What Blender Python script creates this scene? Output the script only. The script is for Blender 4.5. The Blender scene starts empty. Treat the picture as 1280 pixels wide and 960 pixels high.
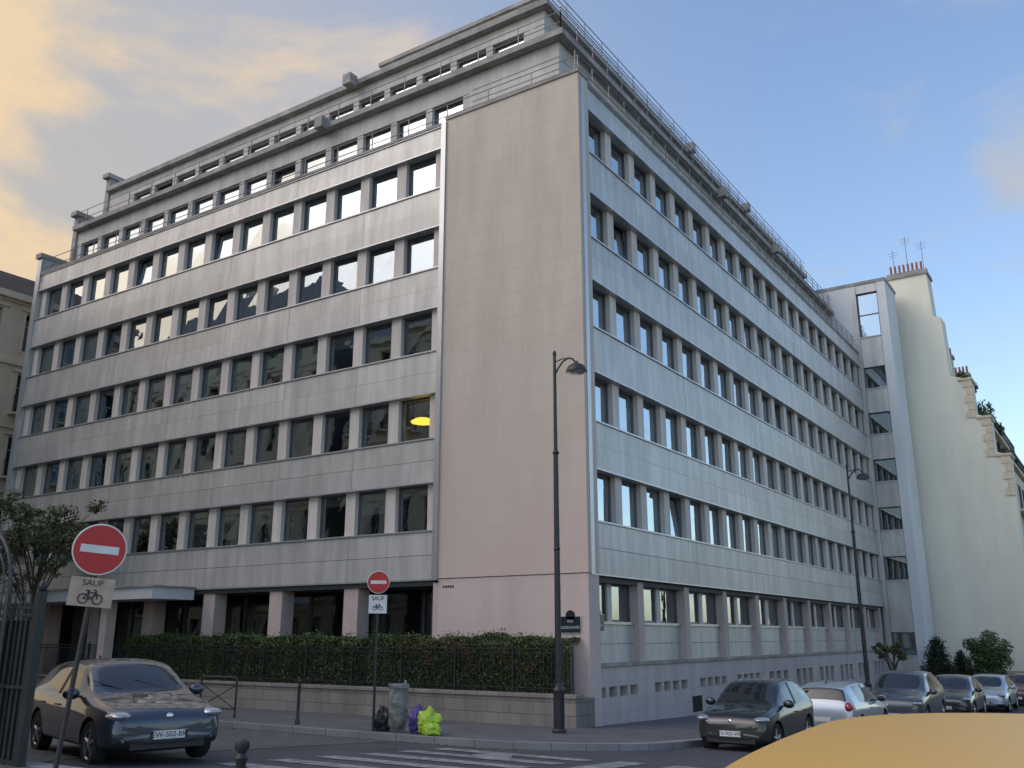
import bpy, bmesh, math, random
import numpy as np
from mathutils import Vector, Matrix, noise
random.seed(7); np.random.seed(7)
S = bpy.context.scene
COL = S.collection
rad = math.radians

# ------------------------------------------------------------------ materials
def newmat(name):
    m = bpy.data.materials.new(name); m.use_nodes = True
    nt = m.node_tree; b = nt.nodes['Principled BSDF']
    return m, nt, b
def nd(nt, t, **kw):
    n = nt.nodes.new(t)
    for k, v in kw.items():
        if k in n.inputs: n.inputs[k].default_value = v
        else: setattr(n, k, v)
    return n
def c4(c): return (c[0], c[1], c[2], 1)
def mat(name, c1, c2=None, scale=3.0, rough=0.8, metal=0.0, bump=0.0, bscale=None, stretch=(1,1,1), island=0.0, coat=0.0, spec=None, stain=None):
    m, nt, b = newmat(name); L = nt.links
    if c2 is None: c2 = tuple(x*0.8 for x in c1)
    tc = nd(nt,'ShaderNodeTexCoord'); mp = nd(nt,'ShaderNodeMapping'); mp.inputs['Scale'].default_value = stretch
    L.new(tc.outputs['Object'], mp.inputs['Vector'])
    n = nd(nt,'ShaderNodeTexNoise'); n.inputs['Scale'].default_value = scale; n.inputs['Detail'].default_value = 6
    L.new(mp.outputs[0], n.inputs['Vector'])
    r = nd(nt,'ShaderNodeMapRange'); r.inputs[1].default_value=.3; r.inputs[2].default_value=.7
    L.new(n.outputs['Fac'], r.inputs[0])
    mx = nd(nt,'ShaderNodeMix', data_type='RGBA'); mx.inputs[6].default_value=c4(c1); mx.inputs[7].default_value=c4(c2)
    L.new(r.outputs[0], mx.inputs[0]); out = mx.outputs[2]
    if island>0:
        g = nd(nt,'ShaderNodeNewGeometry'); rr = nd(nt,'ShaderNodeMapRange'); rr.inputs[3].default_value=1-island; rr.inputs[4].default_value=1+island*.6
        L.new(g.outputs['Random Per Island'], rr.inputs[0])
        hs = nd(nt,'ShaderNodeHueSaturation'); L.new(rr.outputs[0], hs.inputs['Value']); L.new(out, hs.inputs['Color']); out = hs.outputs[0]
    if stain:
        mp2 = nd(nt,'ShaderNodeMapping'); mp2.inputs['Scale'].default_value=stain[0]; L.new(tc.outputs['Object'], mp2.inputs['Vector'])
        n2 = nd(nt,'ShaderNodeTexNoise'); n2.inputs['Scale'].default_value=1; n2.inputs['Detail'].default_value=8; n2.inputs['Roughness'].default_value=.65
        L.new(mp2.outputs[0], n2.inputs['Vector'])
        r2 = nd(nt,'ShaderNodeMapRange'); r2.inputs[1].default_value=.42; r2.inputs[2].default_value=.75; r2.inputs[4].default_value=stain[2]
        L.new(n2.outputs['Fac'], r2.inputs[0])
        m2 = nd(nt,'ShaderNodeMix', data_type='RGBA'); m2.inputs[7].default_value=c4(stain[1]); L.new(out, m2.inputs[6]); L.new(r2.outputs[0], m2.inputs[0]); out = m2.outputs[2]
    L.new(out, b.inputs['Base Color'])
    b.inputs['Roughness'].default_value = rough; b.inputs['Metallic'].default_value = metal
    if coat: b.inputs['Coat Weight'].default_value = coat; b.inputs['Coat Roughness'].default_value=.03
    if spec is not None: b.inputs['Specular IOR Level'].default_value = spec
    if bump>0:
        nb = nd(nt,'ShaderNodeTexNoise'); nb.inputs['Scale'].default_value = bscale or scale*4; nb.inputs['Detail'].default_value=5
        L.new(tc.outputs['Object'], nb.inputs['Vector'])
        bp = nd(nt,'ShaderNodeBump'); bp.inputs['Strength'].default_value=bump; bp.inputs['Distance'].default_value=.02
        L.new(nb.outputs['Fac'], bp.inputs['Height']); L.new(bp.outputs[0], b.inputs['Normal'])
    return m
def slabmat(name, c1, c2, joint, bw, bh, mortar=.006, rough=.8, stain=(.2,.17,.14), stamt=.5, vertical=True, bump=.3, offset=.5, low=None):
    m, nt, b = newmat(name); L = nt.links
    tc = nd(nt,'ShaderNodeTexCoord'); sx = nd(nt,'ShaderNodeSeparateXYZ'); L.new(tc.outputs['Object'], sx.inputs[0])
    cx = nd(nt,'ShaderNodeCombineXYZ')
    if vertical:
        ad = nd(nt,'ShaderNodeMath', operation='ADD'); L.new(sx.outputs[0], ad.inputs[0]); L.new(sx.outputs[1], ad.inputs[1])
        L.new(ad.outputs[0], cx.inputs[0]); L.new(sx.outputs[2], cx.inputs[1])
    else:
        L.new(sx.outputs[0], cx.inputs[0]); L.new(sx.outputs[1], cx.inputs[1])
    br = nd(nt,'ShaderNodeTexBrick'); br.offset=offset
    br.inputs['Scale'].default_value=1; br.inputs['Brick Width'].default_value=bw; br.inputs['Row Height'].default_value=bh
    br.inputs['Mortar Size'].default_value=mortar; br.inputs['Mortar Smooth'].default_value=.2
    br.inputs['Color1'].default_value=c4(c1); br.inputs['Color2'].default_value=c4(c2); br.inputs['Mortar'].default_value=c4(joint)
    L.new(cx.outputs[0], br.inputs['Vector'])
    mp = nd(nt,'ShaderNodeMapping'); mp.inputs['Scale'].default_value=(1.1,1.1,.22) if vertical else (.5,.5,.5); L.new(tc.outputs['Object'], mp.inputs['Vector'])
    n = nd(nt,'ShaderNodeTexNoise'); n.inputs['Scale'].default_value=1; n.inputs['Detail'].default_value=9; n.inputs['Roughness'].default_value=.62
    L.new(mp.outputs[0], n.inputs['Vector'])
    r = nd(nt,'ShaderNodeMapRange'); r.inputs[1].default_value=.42; r.inputs[2].default_value=.78; r.inputs[4].default_value=stamt; L.new(n.outputs['Fac'], r.inputs[0])
    mx = nd(nt,'ShaderNodeMix', data_type='RGBA'); L.new(br.outputs['Color'], mx.inputs[6]); mx.inputs[7].default_value=c4(stain); L.new(r.outputs[0], mx.inputs[0])
    out=mx.outputs[2]
    if low:
        rl=nd(nt,'ShaderNodeMapRange'); rl.inputs[1].default_value=low[0]; rl.inputs[2].default_value=low[1]; rl.inputs[3].default_value=low[3]; rl.inputs[4].default_value=0; L.new(sx.outputs[2],rl.inputs[0])
        ml=nd(nt,'ShaderNodeMix',data_type='RGBA'); L.new(out,ml.inputs[6]); ml.inputs[7].default_value=c4(low[2]); L.new(rl.outputs[0],ml.inputs[0]); out=ml.outputs[2]
    L.new(out, b.inputs['Base Color']); b.inputs['Roughness'].default_value=rough
    n3 = nd(nt,'ShaderNodeTexNoise'); n3.inputs['Scale'].default_value=14; n3.inputs['Detail'].default_value=5; L.new(tc.outputs['Object'], n3.inputs['Vector'])
    sb = nd(nt,'ShaderNodeMath', operation='SUBTRACT'); L.new(n3.outputs['Fac'], sb.inputs[0]); L.new(br.outputs['Fac'], sb.inputs[1])
    bp = nd(nt,'ShaderNodeBump'); bp.inputs['Strength'].default_value=bump; bp.inputs['Distance'].default_value=.015
    L.new(sb.outputs[0], bp.inputs['Height']); L.new(bp.outputs[0], b.inputs['Normal'])
    return m
def glassmat(name, base=.22, tint=(.62,.68,.68)):
    m = bpy.data.materials.new(name); m.use_nodes=True; nt=m.node_tree; L=nt.links
    nt.nodes.remove(nt.nodes['Principled BSDF']); o=nt.nodes['Material Output']
    t = nd(nt,'ShaderNodeBsdfTransparent'); t.inputs[0].default_value=c4(tint)
    g = nd(nt,'ShaderNodeBsdfGlossy'); g.inputs['Roughness'].default_value=.015; g.inputs[0].default_value=(.84,.94,1.0,1)
    f = nd(nt,'ShaderNodeFresnel'); f.inputs[0].default_value=1.7
    a = nd(nt,'ShaderNodeMath', operation='MULTIPLY_ADD', use_clamp=True); L.new(f.outputs[0], a.inputs[0]); a.inputs[1].default_value=1.0; a.inputs[2].default_value=base
    tc = nd(nt,'ShaderNodeTexCoord'); n=nd(nt,'ShaderNodeTexNoise'); n.inputs['Scale'].default_value=1.3; L.new(tc.outputs['Object'], n.inputs['Vector'])
    bp = nd(nt,'ShaderNodeBump'); bp.inputs['Strength'].default_value=.12; bp.inputs['Distance'].default_value=.02; L.new(n.outputs['Fac'], bp.inputs['Height']); L.new(bp.outputs[0], g.inputs['Normal'])
    mx = nd(nt,'ShaderNodeMixShader'); L.new(a.outputs[0], mx.inputs[0]); L.new(t.outputs[0], mx.inputs[1]); L.new(g.outputs[0], mx.inputs[2])
    L.new(mx.outputs[0], o.inputs[0]); return m

M = {}
M['panel'] = mat('aluminium_panel',(.61,.59,.55),(.45,.435,.41),1.0,rough=.42,metal=.28,stretch=(3.6,3.6,.25),island=.08,stain=((1.6,1.6,.5),(.34,.315,.285),.6))
M['trim'] = mat('aluminium_trim',(.56,.56,.56),(.45,.455,.46),1.5,rough=.35,metal=.6,stretch=(2,2,.3))
M['joint'] = mat('dark_joint',(.10,.10,.10),rough=.8)
M['pier'] = mat('pier_panel',(.65,.58,.51),(.50,.45,.40),1.2,rough=.6,stretch=(3,3,.4),island=.08)
M['frame'] = mat('window_frame',(.13,.13,.14),rough=.4,metal=.5)
M['frame_l'] = mat('light_window_frame',(.55,.55,.54),rough=.5)
M['glass'] = glassmat('window_glass',.26,(.62,.66,.66))
M['glassB'] = glassmat('window_glass_coated',.42,(.55,.60,.60))
M['glass_d'] = glassmat('shop_glass',.04,(.5,.53,.53))
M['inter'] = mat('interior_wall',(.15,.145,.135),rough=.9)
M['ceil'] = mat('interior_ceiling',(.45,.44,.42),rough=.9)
M['blind'] = mat('window_blind',(.50,.49,.46),(.42,.41,.38),1,rough=.9,island=.25)
M['slab'] = slabmat('stone_cladding',(.585,.50,.415),(.56,.48,.395),(.465,.395,.33),1.45,.82,.009,stain=(.44,.355,.285),stamt=.75,bump=.2,low=(3.4,11,(.60,.445,.385),.65))
M['pink'] = slabmat('pinkish_stone',(.61,.48,.43),(.58,.46,.415),(.48,.38,.345),1.8,1.1,.005,stain=(.44,.34,.30),stamt=.5)
M['column'] = mat('concrete_column',(.58,.45,.40),(.46,.37,.33),2,rough=.85,bump=.2,stretch=(1,1,.4))
M['base'] = slabmat('basement_stone',(.56,.485,.45),(.52,.455,.42),(.36,.32,.30),1.2,.42,.006,stain=(.33,.29,.27),stamt=.7)
M['conc'] = mat('weathered_concrete',(.44,.41,.37),(.27,.255,.24),1.2,rough=.9,bump=.3,stretch=(1.5,1.5,.5),stain=((.8,.8,2),(.14,.13,.12),.7))
M['upper'] = mat('upper_cladding',(.56,.52,.46),(.42,.395,.36),1.2,rough=.6,stretch=(2,2,.4),island=.08,stain=((1.2,1.2,.5),(.28,.26,.24),.55))
M['roof'] = mat('roof_gravel',(.25,.24,.23),rough=.95)
M['rail'] = mat('galvanised_rail',(.22,.22,.22),rough=.5,metal=.5)
M['black'] = mat('black_iron',(.018,.020,.022),(.03,.03,.03),6,rough=.45,bump=.1)
M['dark'] = mat('dark_void',(.02,.02,.02),rough=.9)
M['canopy'] = mat('white_canopy',(.62,.63,.62),(.5,.5,.5),1,rough=.5)
M['cream'] = slabmat('cream_render',(.80,.77,.62),(.78,.75,.61),(.74,.71,.58),6,3.1,.004,stain=(.62,.58,.47),stamt=.6,bump=.1)
M['white'] = mat('white_render',(.74,.75,.74),(.62,.63,.62),.6,rough=.8,stretch=(1,1,.3))
M['hstone'] = slabmat('limestone_facade',(.72,.61,.44),(.68,.58,.42),(.46,.39,.29),1.1,.38,.006,stain=(.42,.35,.25),stamt=.5)
M['tile'] = mat('brown_roof',(.16,.10,.075),(.09,.06,.05),4,rough=.8,bump=.3)
M['zinc'] = mat('zinc_roof',(.24,.26,.29),(.18,.20,.22),1,rough=.5,metal=.3)
M['asphalt'] = mat('asphalt',(.066,.066,.070),(.045,.045,.048),1.2,rough=.8,bump=.5,bscale=60,stain=((.35,.35,.35),(.10,.097,.095),.6))
M['pave'] = mat('pavement_asphalt',(.125,.12,.12),(.085,.083,.083),1.4,rough=.9,bump=.4,bscale=50,stain=((.6,.6,.6),(.17,.16,.155),.6))
M['kerb'] = slabmat('granite_kerb',(.27,.26,.25),(.23,.22,.215),(.08,.08,.08),1.0,5,.012,stain=(.13,.12,.12),stamt=.6)
M['setts'] = slabmat('granite_setts',(.15,.145,.14),(.095,.092,.09),(.035,.034,.032),.22,.14,.014,stain=(.07,.07,.07),stamt=.6,vertical=False,bump=1.0,rough=.65)
M['paint'] = mat('road_paint',(.42,.42,.41),(.14,.14,.14),6,rough=.75,bump=.2,stain=((2.5,2.5,2.5),(.08,.08,.08),1.0))
M['soil'] = mat('soil',(.07,.055,.04),rough=.95,bump=.5)
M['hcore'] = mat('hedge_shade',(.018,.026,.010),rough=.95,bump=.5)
M['ground'] = mat('ground',(.09,.088,.082),(.06,.06,.058),.5,rough=.95)
M['gwall'] = slabmat('garden_wall_stone',(.30,.26,.215),(.25,.215,.185),(.15,.135,.12),.75,.33,.010,stain=(.12,.11,.095),stamt=.8,bump=.8)
M['leafA'] = mat('hedge_leaves',(.10,.15,.035),(.05,.085,.022),2.0,rough=.5,island=.65)
M['leafB'] = mat('tree_leaves',(.15,.145,.06),(.09,.10,.035),1.0,rough=.6,island=.6)
M['leafC'] = mat('conifer_needles',(.030,.05,.022),(.018,.032,.016),1.0,rough=.6,island=.5)
M['leafR'] = mat('reddish_leaves',(.20,.11,.04),(.12,.09,.035),1.0,rough=.6,island=.5)
M['bark'] = mat('bark',(.09,.07,.055),(.05,.04,.03),6,rough=.95,bump=.6)
M['red'] = mat('sign_red',(.50,.022,.02),(.40,.02,.02),2,rough=.4)
M['signwhite'] = mat('sign_white',(.72,.72,.70),(.6,.58,.54),3,rough=.45)
M['signdirty'] = mat('sign_weathered',(.54,.40,.30),(.34,.25,.18),5,rough=.6)
M['steel'] = mat('sign_back_steel',(.35,.35,.36),rough=.5,metal=.6)
M['plaque'] = mat('enamel_plaque',(.012,.02,.035),(.015,.03,.025),3,rough=.25)
M['tyre'] = mat('tyre_rubber',(.018,.018,.018),rough=.85)
M['rim'] = mat('alloy_rim',(.45,.45,.46),rough=.3,metal=.8)
M['plastic'] = mat('black_plastic',(.022,.022,.024),rough=.55)
M['carglass'] = mat('car_glass',(.015,.018,.02),(.02,.022,.025),1,rough=.03,spec=.6,coat=.2)
M['lens'] = mat('headlamp_lens',(.55,.57,.6),(.25,.26,.28),25,rough=.08,coat=1,metal=.5)
M['tail'] = mat('tail_lamp',(.35,.01,.01),rough=.1,coat=1)
M['chrome'] = mat('chrome',(.7,.7,.72),rough=.12,metal=1)
M['bagG'] = mat('lime_bag',(.45,.62,.04),(.3,.45,.03),3,rough=.35)
M['bagP'] = mat('purple_bag',(.12,.07,.30),(.07,.05,.20),3,rough=.35)
M['bagK'] = mat('black_bag',(.02,.02,.022),rough=.3)
M['bagC'] = mat('translucent_bag',(.34,.33,.29),(.10,.10,.09),6,rough=.35,bump=.8,bscale=12)
M['terra'] = mat('terracotta',(.35,.14,.07),rough=.8)
def emis(name,c,s):
    m=bpy.data.materials.new(name); m.use_nodes=True; b=m.node_tree.nodes['Principled BSDF']
    b.inputs['Base Color'].default_value=c4(c); b.inputs['Emission Color'].default_value=c4(c); b.inputs['Emission Strength'].default_value=s; return m
M['lamp_on']=emis('lit_pendant',(1,.62,.04),3.2)

def paintmat(name, c, seams=(), metal=.4, rough=.35, coat=1.0, crough=.04):
    m, nt, b = newmat(name); L=nt.links
    b.inputs['Metallic'].default_value=metal; b.inputs['Roughness'].default_value=rough
    b.inputs['Coat Weight'].default_value=coat; b.inputs['Coat Roughness'].default_value=crough
    tc=nd(nt,'ShaderNodeTexCoord'); sx=nd(nt,'ShaderNodeSeparateXYZ'); L.new(tc.outputs['Object'], sx.inputs[0])
    acc=None
    for x0 in seams:
        q=nd(nt,'ShaderNodeMath',operation='COMPARE'); L.new(sx.outputs[0],q.inputs[0]); q.inputs[1].default_value=x0; q.inputs[2].default_value=.007
        if acc is None: acc=q
        else:
            s=nd(nt,'ShaderNodeMath',operation='MAXIMUM'); L.new(acc.outputs[0],s.inputs[0]); L.new(q.outputs[0],s.inputs[1]); acc=s
    n=nd(nt,'ShaderNodeTexNoise'); n.inputs['Scale'].default_value=5; n.inputs['Detail'].default_value=8; L.new(tc.outputs['Object'],n.inputs['Vector'])
    dirt=nd(nt,'ShaderNodeMapRange'); dirt.inputs[1].default_value=.75; dirt.inputs[2].default_value=.1; dirt.inputs[4].default_value=.35; L.new(sx.outputs[2],dirt.inputs[0])
    dm=nd(nt,'ShaderNodeMath',operation='MULTIPLY'); L.new(dirt.outputs[0],dm.inputs[0]); L.new(n.outputs['Fac'],dm.inputs[1])
    mx=nd(nt,'ShaderNodeMix',data_type='RGBA'); mx.inputs[6].default_value=c4(c); mx.inputs[7].default_value=(.15,.14,.12,1); L.new(dm.outputs[0],mx.inputs[0])
    out=mx.outputs[2]
    if acc:
        g=nd(nt,'ShaderNodeMath',operation='LESS_THAN'); L.new(sx.outputs[2],g.inputs[0]); g.inputs[1].default_value=1.0
        ml=nd(nt,'ShaderNodeMath',operation='MULTIPLY'); L.new(acc.outputs[0],ml.inputs[0]); L.new(g.outputs[0],ml.inputs[1])
        m3=nd(nt,'ShaderNodeMix',data_type='RGBA'); L.new(out,m3.inputs[6]); m3.inputs[7].default_value=(.01,.01,.01,1); L.new(ml.outputs[0],m3.inputs[0]); out=m3.outputs[2]
    L.new(out,b.inputs['Base Color']); return m

# ------------------------------------------------------------------ mesh builder
class MB:
    def __init__(s): s.v=[]; s.f=[]; s.m=[]; s.mats=[]
    def mi(s,k):
        if k not in s.mats: s.mats.append(k)
        return s.mats.index(k)
    def poly(s,pts,k):
        i=len(s.v); s.v+= [tuple(p) for p in pts]; s.f.append(tuple(range(i,i+len(pts)))); s.m.append(s.mi(k))
    def hexa(s,c,k):
        i=len(s.v); s.v+=[tuple(p) for p in c]
        for q in ((0,3,2,1),(4,5,6,7),(0,1,5,4),(1,2,6,5),(2,3,7,6),(3,0,4,7)):
            s.f.append(tuple(i+j for j in q)); s.m.append(s.mi(k))
    def box(s,x0,x1,y0,y1,z0,z1,k):
        s.hexa([(x0,y0,z0),(x1,y0,z0),(x1,y1,z0),(x0,y1,z0),(x0,y0,z1),(x1,y0,z1),(x1,y1,z1),(x0,y1,z1)],k)
    def fp(s,F,a,d,z):
        o,A,N=F; return (o[0]+A[0]*a+N[0]*d, o[1]+A[1]*a+N[1]*d, z)
    def fbox(s,F,a0,a1,z0,z1,d0,d1,k):
        p=s.fp
        s.hexa([p(F,a0,d0,z0),p(F,a1,d0,z0),p(F,a1,d1,z0),p(F,a0,d1,z0),p(F,a0,d0,z1),p(F,a1,d0,z1),p(F,a1,d1,z1),p(F,a0,d1,z1)],k)
    def fquad(s,F,a0,a1,z0,z1,d,k,j=0,tilt=0):
        r=lambda: random.uniform(-j,j)
        pts=[s.fp(F,a0,d+r(),z0),s.fp(F,a1,d+r(),z0),s.fp(F,a1,d+r()-tilt,z1),s.fp(F,a0,d+r()-tilt,z1)]
        A,N=F[1],F[2]
        if A[1]*N[0]-A[0]*N[1]<0: pts=pts[::-1]     # keep the pane normal facing outwards
        s.poly(pts,k)
    def cyl(s,p0,p1,r0,r1,k,n=10,cap=True):
        p0=Vector(p0);p1=Vector(p1); ax=(p1-p0).normalized(); t=ax.orthogonal().normalized(); b=ax.cross(t)
        i=len(s.v); mi=s.mi(k)
        for p,r in ((p0,r0),(p1,r1)):
            for j in range(n):
                a=2*math.pi*j/n; s.v.append(tuple(p+t*(r*math.cos(a))+b*(r*math.sin(a))))
        for j in range(n):
            s.f.append((i+j,i+(j+1)%n,i+n+(j+1)%n,i+n+j)); s.m.append(mi)
        if cap:
            s.f.append(tuple(i+j for j in range(n))[::-1]); s.m.append(mi); s.f.append(tuple(i+n+j for j in range(n))); s.m.append(mi)
    def tube(s,pts,r,k,n=8):
        for a,b in zip(pts[:-1],pts[1:]): s.cyl(a,b,r,r,k,n)
    def lathe(s,prof,k,n=24,axis='Z',c=(0,0,0)):
        i=len(s.v); mi=s.mi(k); P=len(prof)
        for j in range(n):
            a=2*math.pi*j/n
            for (r,h) in prof:
                x,y,z=r*math.cos(a),r*math.sin(a),h
                if axis=='Y': x,y,z=x,h,y
                elif axis=='X': x,y,z=h,x,y
                s.v.append((x+c[0],y+c[1],z+c[2]))
        for j in range(n):
            for q in range(P-1):
                a=i+j*P+q; b=i+((j+1)%n)*P+q
                s.f.append((a,b,b+1,a+1)); s.m.append(mi)
    def ell(s,c,r,k,n=14,m=8,fn=None):
        i=len(s.v); mi=s.mi(k)
        for a in range(m+1):
            t=math.pi*a/m
            for b in range(n):
                p=2*math.pi*b/n; u=Vector((math.sin(t)*math.cos(p),math.sin(t)*math.sin(p),math.cos(t)))
                q=fn(u) if fn else 1
                s.v.append((c[0]+u.x*r[0]*q,c[1]+u.y*r[1]*q,c[2]+u.z*r[2]*q))
        for a in range(m):
            for b in range(n):
                s.f.append((i+a*n+b,i+(a+1)*n+b,i+(a+1)*n+(b+1)%n,i+a*n+(b+1)%n)); s.m.append(mi)
    def build(s,name,parent=None,smooth=False,recalc=True,bevel=0):
        me=bpy.data.meshes.new(name); me.from_pydata(s.v,[],s.f)
        for k in s.mats: me.materials.append(M[k] if isinstance(k,str) else k)
        me.polygons.foreach_set('material_index',s.m); me.update()
        if recalc:
            bm=bmesh.new(); bm.from_mesh(me)
            if smooth: bmesh.ops.remove_doubles(bm,verts=bm.verts,dist=1e-5)
            bmesh.ops.recalc_face_normals(bm,faces=bm.faces); bm.to_mesh(me); bm.free()
        if smooth:
            me.polygons.foreach_set('use_smooth',[True]*len(me.polygons))
            try: me.set_sharp_from_angle(angle=rad(40))
            except Exception: pass
        ob=bpy.data.objects.new(name,me); COL.objects.link(ob)
        if parent: ob.parent=parent
        if bevel:
            bv=ob.modifiers.new('b','BEVEL'); bv.width=bevel; bv.segments=2; bv.limit_method='ANGLE'
        return ob
def empty(name,loc=(0,0,0),rot=(0,0,0)):
    e=bpy.data.objects.new(name,None); e.location=loc; e.rotation_euler=rot; e.empty_display_size=.3; COL.objects.link(e); return e
def text(body,size,loc,rot,m,parent,name='lettering'):
    cu=bpy.data.curves.new(name,'FONT'); cu.body=body; cu.size=size; cu.align_x='CENTER'; cu.align_y='CENTER'; cu.extrude=.001
    cu.materials.append(M[m]); o=bpy.data.objects.new(name,cu); o.location=loc; o.rotation_euler=rot; COL.objects.link(o); o.parent=parent; return o
def leaves(name,pts,size,mk,parent=None,up=0.0):
    N=len(pts); pts=np.array(pts)
    a=np.random.normal(size=(N,3)); a/=np.linalg.norm(a,axis=1)[:,None]
    b=np.random.normal(size=(N,3)); b-= (b*a).sum(1)[:,None]*a; b/=np.linalg.norm(b,axis=1)[:,None]
    sz=size*np.random.uniform(.6,1.3,(N,1))
    V=np.empty((N,4,3)); V[:,0]=pts-a*sz; V[:,1]=pts-b*sz*.55; V[:,2]=pts+a*sz; V[:,3]=pts+b*sz*.55
    me=bpy.data.meshes.new(name); me.from_pydata(V.reshape(-1,3).tolist(),[],np.arange(N*4).reshape(N,4).tolist())
    me.materials.append(M[mk]); me.update()
    o=bpy.data.objects.new(name,me); COL.objects.link(o)
    if parent: o.parent=parent
    return o
def gz(y):
    if y<-15: return 0.
    if y<0: return -.8*(y+15)/15
    return -.8-.025*min(y,90)

# ------------------------------------------------------------------ ground
YS=[-300,-60,-40,-25]+[ -20+i for i in range(0,111)]+[120,200,400,700]
def strip(mb,xl,xr,ys,dz,k):
    for y0,y1 in zip(ys[:-1],ys[1:]):
        mb.poly([(xl(y0),y0,gz(y0)+dz),(xr(y0),y0,gz(y0)+dz),(xr(y1),y1,gz(y1)+dz),(xl(y1),y1,gz(y1)+dz)],k)
g=MB(); strip(g,lambda y:-600,lambda y:600,YS,-.012,'ground'); g.build('ground')
r=MB(); ys=[y for y in YS if -60<=y<=120]; strip(r,lambda y:-70,lambda y:15,ys,-.004,'asphalt'); r.build('road')
r=MB(); ys=[-15.8,-15]+[-14+i for i in range(6)]+[-8.0]; strip(r,lambda y:-70,lambda y:-.2,ys,.002,'setts'); r.build('cobbled_road')
def kx(y):
    if y<-4.3: return .9+math.sqrt(max(0,3.5**2-(y+4.3)**2))
    return 4.4+max(0,y-10)*.04
pys=[-7.8,-7.75,-7.6,-7.4,-7.1,-6.7,-6.2,-5.6,-5,-4.3]+[-4+i for i in range(0,95)]
def kerbline(mb,pts,w,h):
    n=len(pts)
    nr=[]
    for i in range(n):
        a=Vector(pts[max(0,i-1)]);b=Vector(pts[min(n-1,i+1)]); t=(b-a).normalized(); nr.append(Vector((-t.y,t.x)))
    for i in range(n-1):
        p,q=Vector(pts[i]),Vector(pts[i+1]); pi=p+nr[i]*w; qi=q+nr[i+1]*w
        zs=[gz(p.y),gz(q.y),gz(qi.y),gz(pi.y)]
        c=[(p.x,p.y,zs[0]-.1),(q.x,q.y,zs[1]-.1),(qi.x,qi.y,zs[2]-.1),(pi.x,pi.y,zs[3]-.1)]
        t=[(a[0],a[1],a[2]+.1+h) for a in c]
        mb.hexa(c+t,'kerb')
P=MB(); strip(P,lambda y:-70,lambda y:kx(y)-.1,pys,.12,'pave')
K=[(-70,-7.8)]+[(-60+i*4,-7.8) for i in range(0,15)]+[(.9,-7.8)]
for i in range(1,13):
    a=-math.pi/2+i*math.pi/24; K.append((.9+3.5*math.cos(a),-4.3+3.5*math.sin(a)))
for y in range(-3,90,1): K.append((kx(y),y))
kerbline(P,K,.28,.127); P.build('pavement')
P=MB(); ys2=[-60,-40,-25,-20,-18,-17,-16.3]
strip(P,lambda y:-70,lambda y:8,ys2,.12,'pave')
kerbline(P,[(8,-60),(8,-40),(8,-17.3),(7.6,-16.6),(7,-16.2),(6,-16.0),(-10,-16.0),(-70,-16.0)],.28,.127); P.build('pavement.001')
mk=MB()
for i in range(6):
    y=-13.9+i*1.0
    mk.poly([(1.6,y,gz(y)+.006),(4.8,y,gz(y)+.006),(4.8,y+.45,gz(y+.45)+.006),(1.6,y+.45,gz(y+.45)+.006)],'paint')
for i in range(7):
    x=5.2+i*1.0
    mk.poly([(x,-11.3,gz(-11.3)+.006),(x+.5,-11.3,gz(-11.3)+.006),(x+.5,-8.3,gz(-8.3)+.006),(x,-8.3,gz(-8.3)+.006)],'paint')
mk.build('zebra_crossing')
mh=MB()
for (x,y) in ((3.2,-9.3),(-4,-11.5)):
    mh.lathe([(0,.010),(.30,.010),(.31,.004),(.36,.004),(.37,-.01)],'steel',28,'Z',(x,y,gz(y)))
mh.build('manhole_cover')

# ------------------------------------------------------------------ main building
LF=((0,0),(-1,0),(0,-1)); RF=((0,0),(0,1),(1,0))
BLD=empty('office_building')
W=MB(); G=MB(); I=MB(); T=MB()
NL,NR=14,20; PITCH=1.8; LA=5.6; RA=.45
ZB=[4.95+3.0*k for k in range(5)]; TOP=19.35
def band(F,a0,a1,z0,z1,d=.10):
    W.fbox(F,a0,a1,z0+.01,z1-.01,-.32,d-.05,'joint')
    nseg=max(1,round((a1-a0)/3.6)); L=(a1-a0)/nseg; h=(z1-z0)/2
    for i in range(nseg):
        for j in range(2):
            dd=d+(0.03 if j==0 else 0)
            W.fbox(F,a0+i*L+.006,a0+(i+1)*L-.006,z0+j*h+(.010 if j else .05),z0+(j+1)*h-(.05 if j else .010),d-.04,dd+random.uniform(-.003,.003),'panel')
    W.fbox(F,a0,a1,z0,z0+.045,-.3,d+.05,'trim'); W.fbox(F,a0,a1,z1-.045,z1,-.3,d+.05,'trim')
def windows(F,a0,n,z0,z1,d=0,pier='pier',fr='frame',p=PITCH,pw=.22,blindp=.25,skip=(),gl=None):
    gl=gl or ('glass' if F is LF else 'glassB')
    for i in range(n+1):
        W.fbox(F,a0+i*p-pw,a0+i*p+pw,z0-.01,z1+.01,d-.34,d-.04,pier)
    for i in range(n):
        x0=a0+i*p+pw; x1=a0+(i+1)*p-pw
        tl=.10 if (random.random()<.05 and i not in skip) else 0
        G.fquad(F,x0,x1,z0,z1,d-.25,gl,.006,tl)
        for (u0,u1,w0,w1) in ((x0,x0+.05,z0,z1),(x1-.05,x1,z0,z1),(x0+.05,x1-.05,z0,z0+.06),(x0+.05,x1-.05,z1-.06,z1)):
            W.fbox(F,u0,u1,w0,w1,d-.29,d-.21,fr)
        if i not in skip and not tl and random.random()<blindp:
            hh=(z1-z0)*random.choice([.25,.35,.5,.8,1]); I.fbox(F,x0+.04,x1-.04,z1-hh,z1,d-.40,d-.385,'blind')
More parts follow.
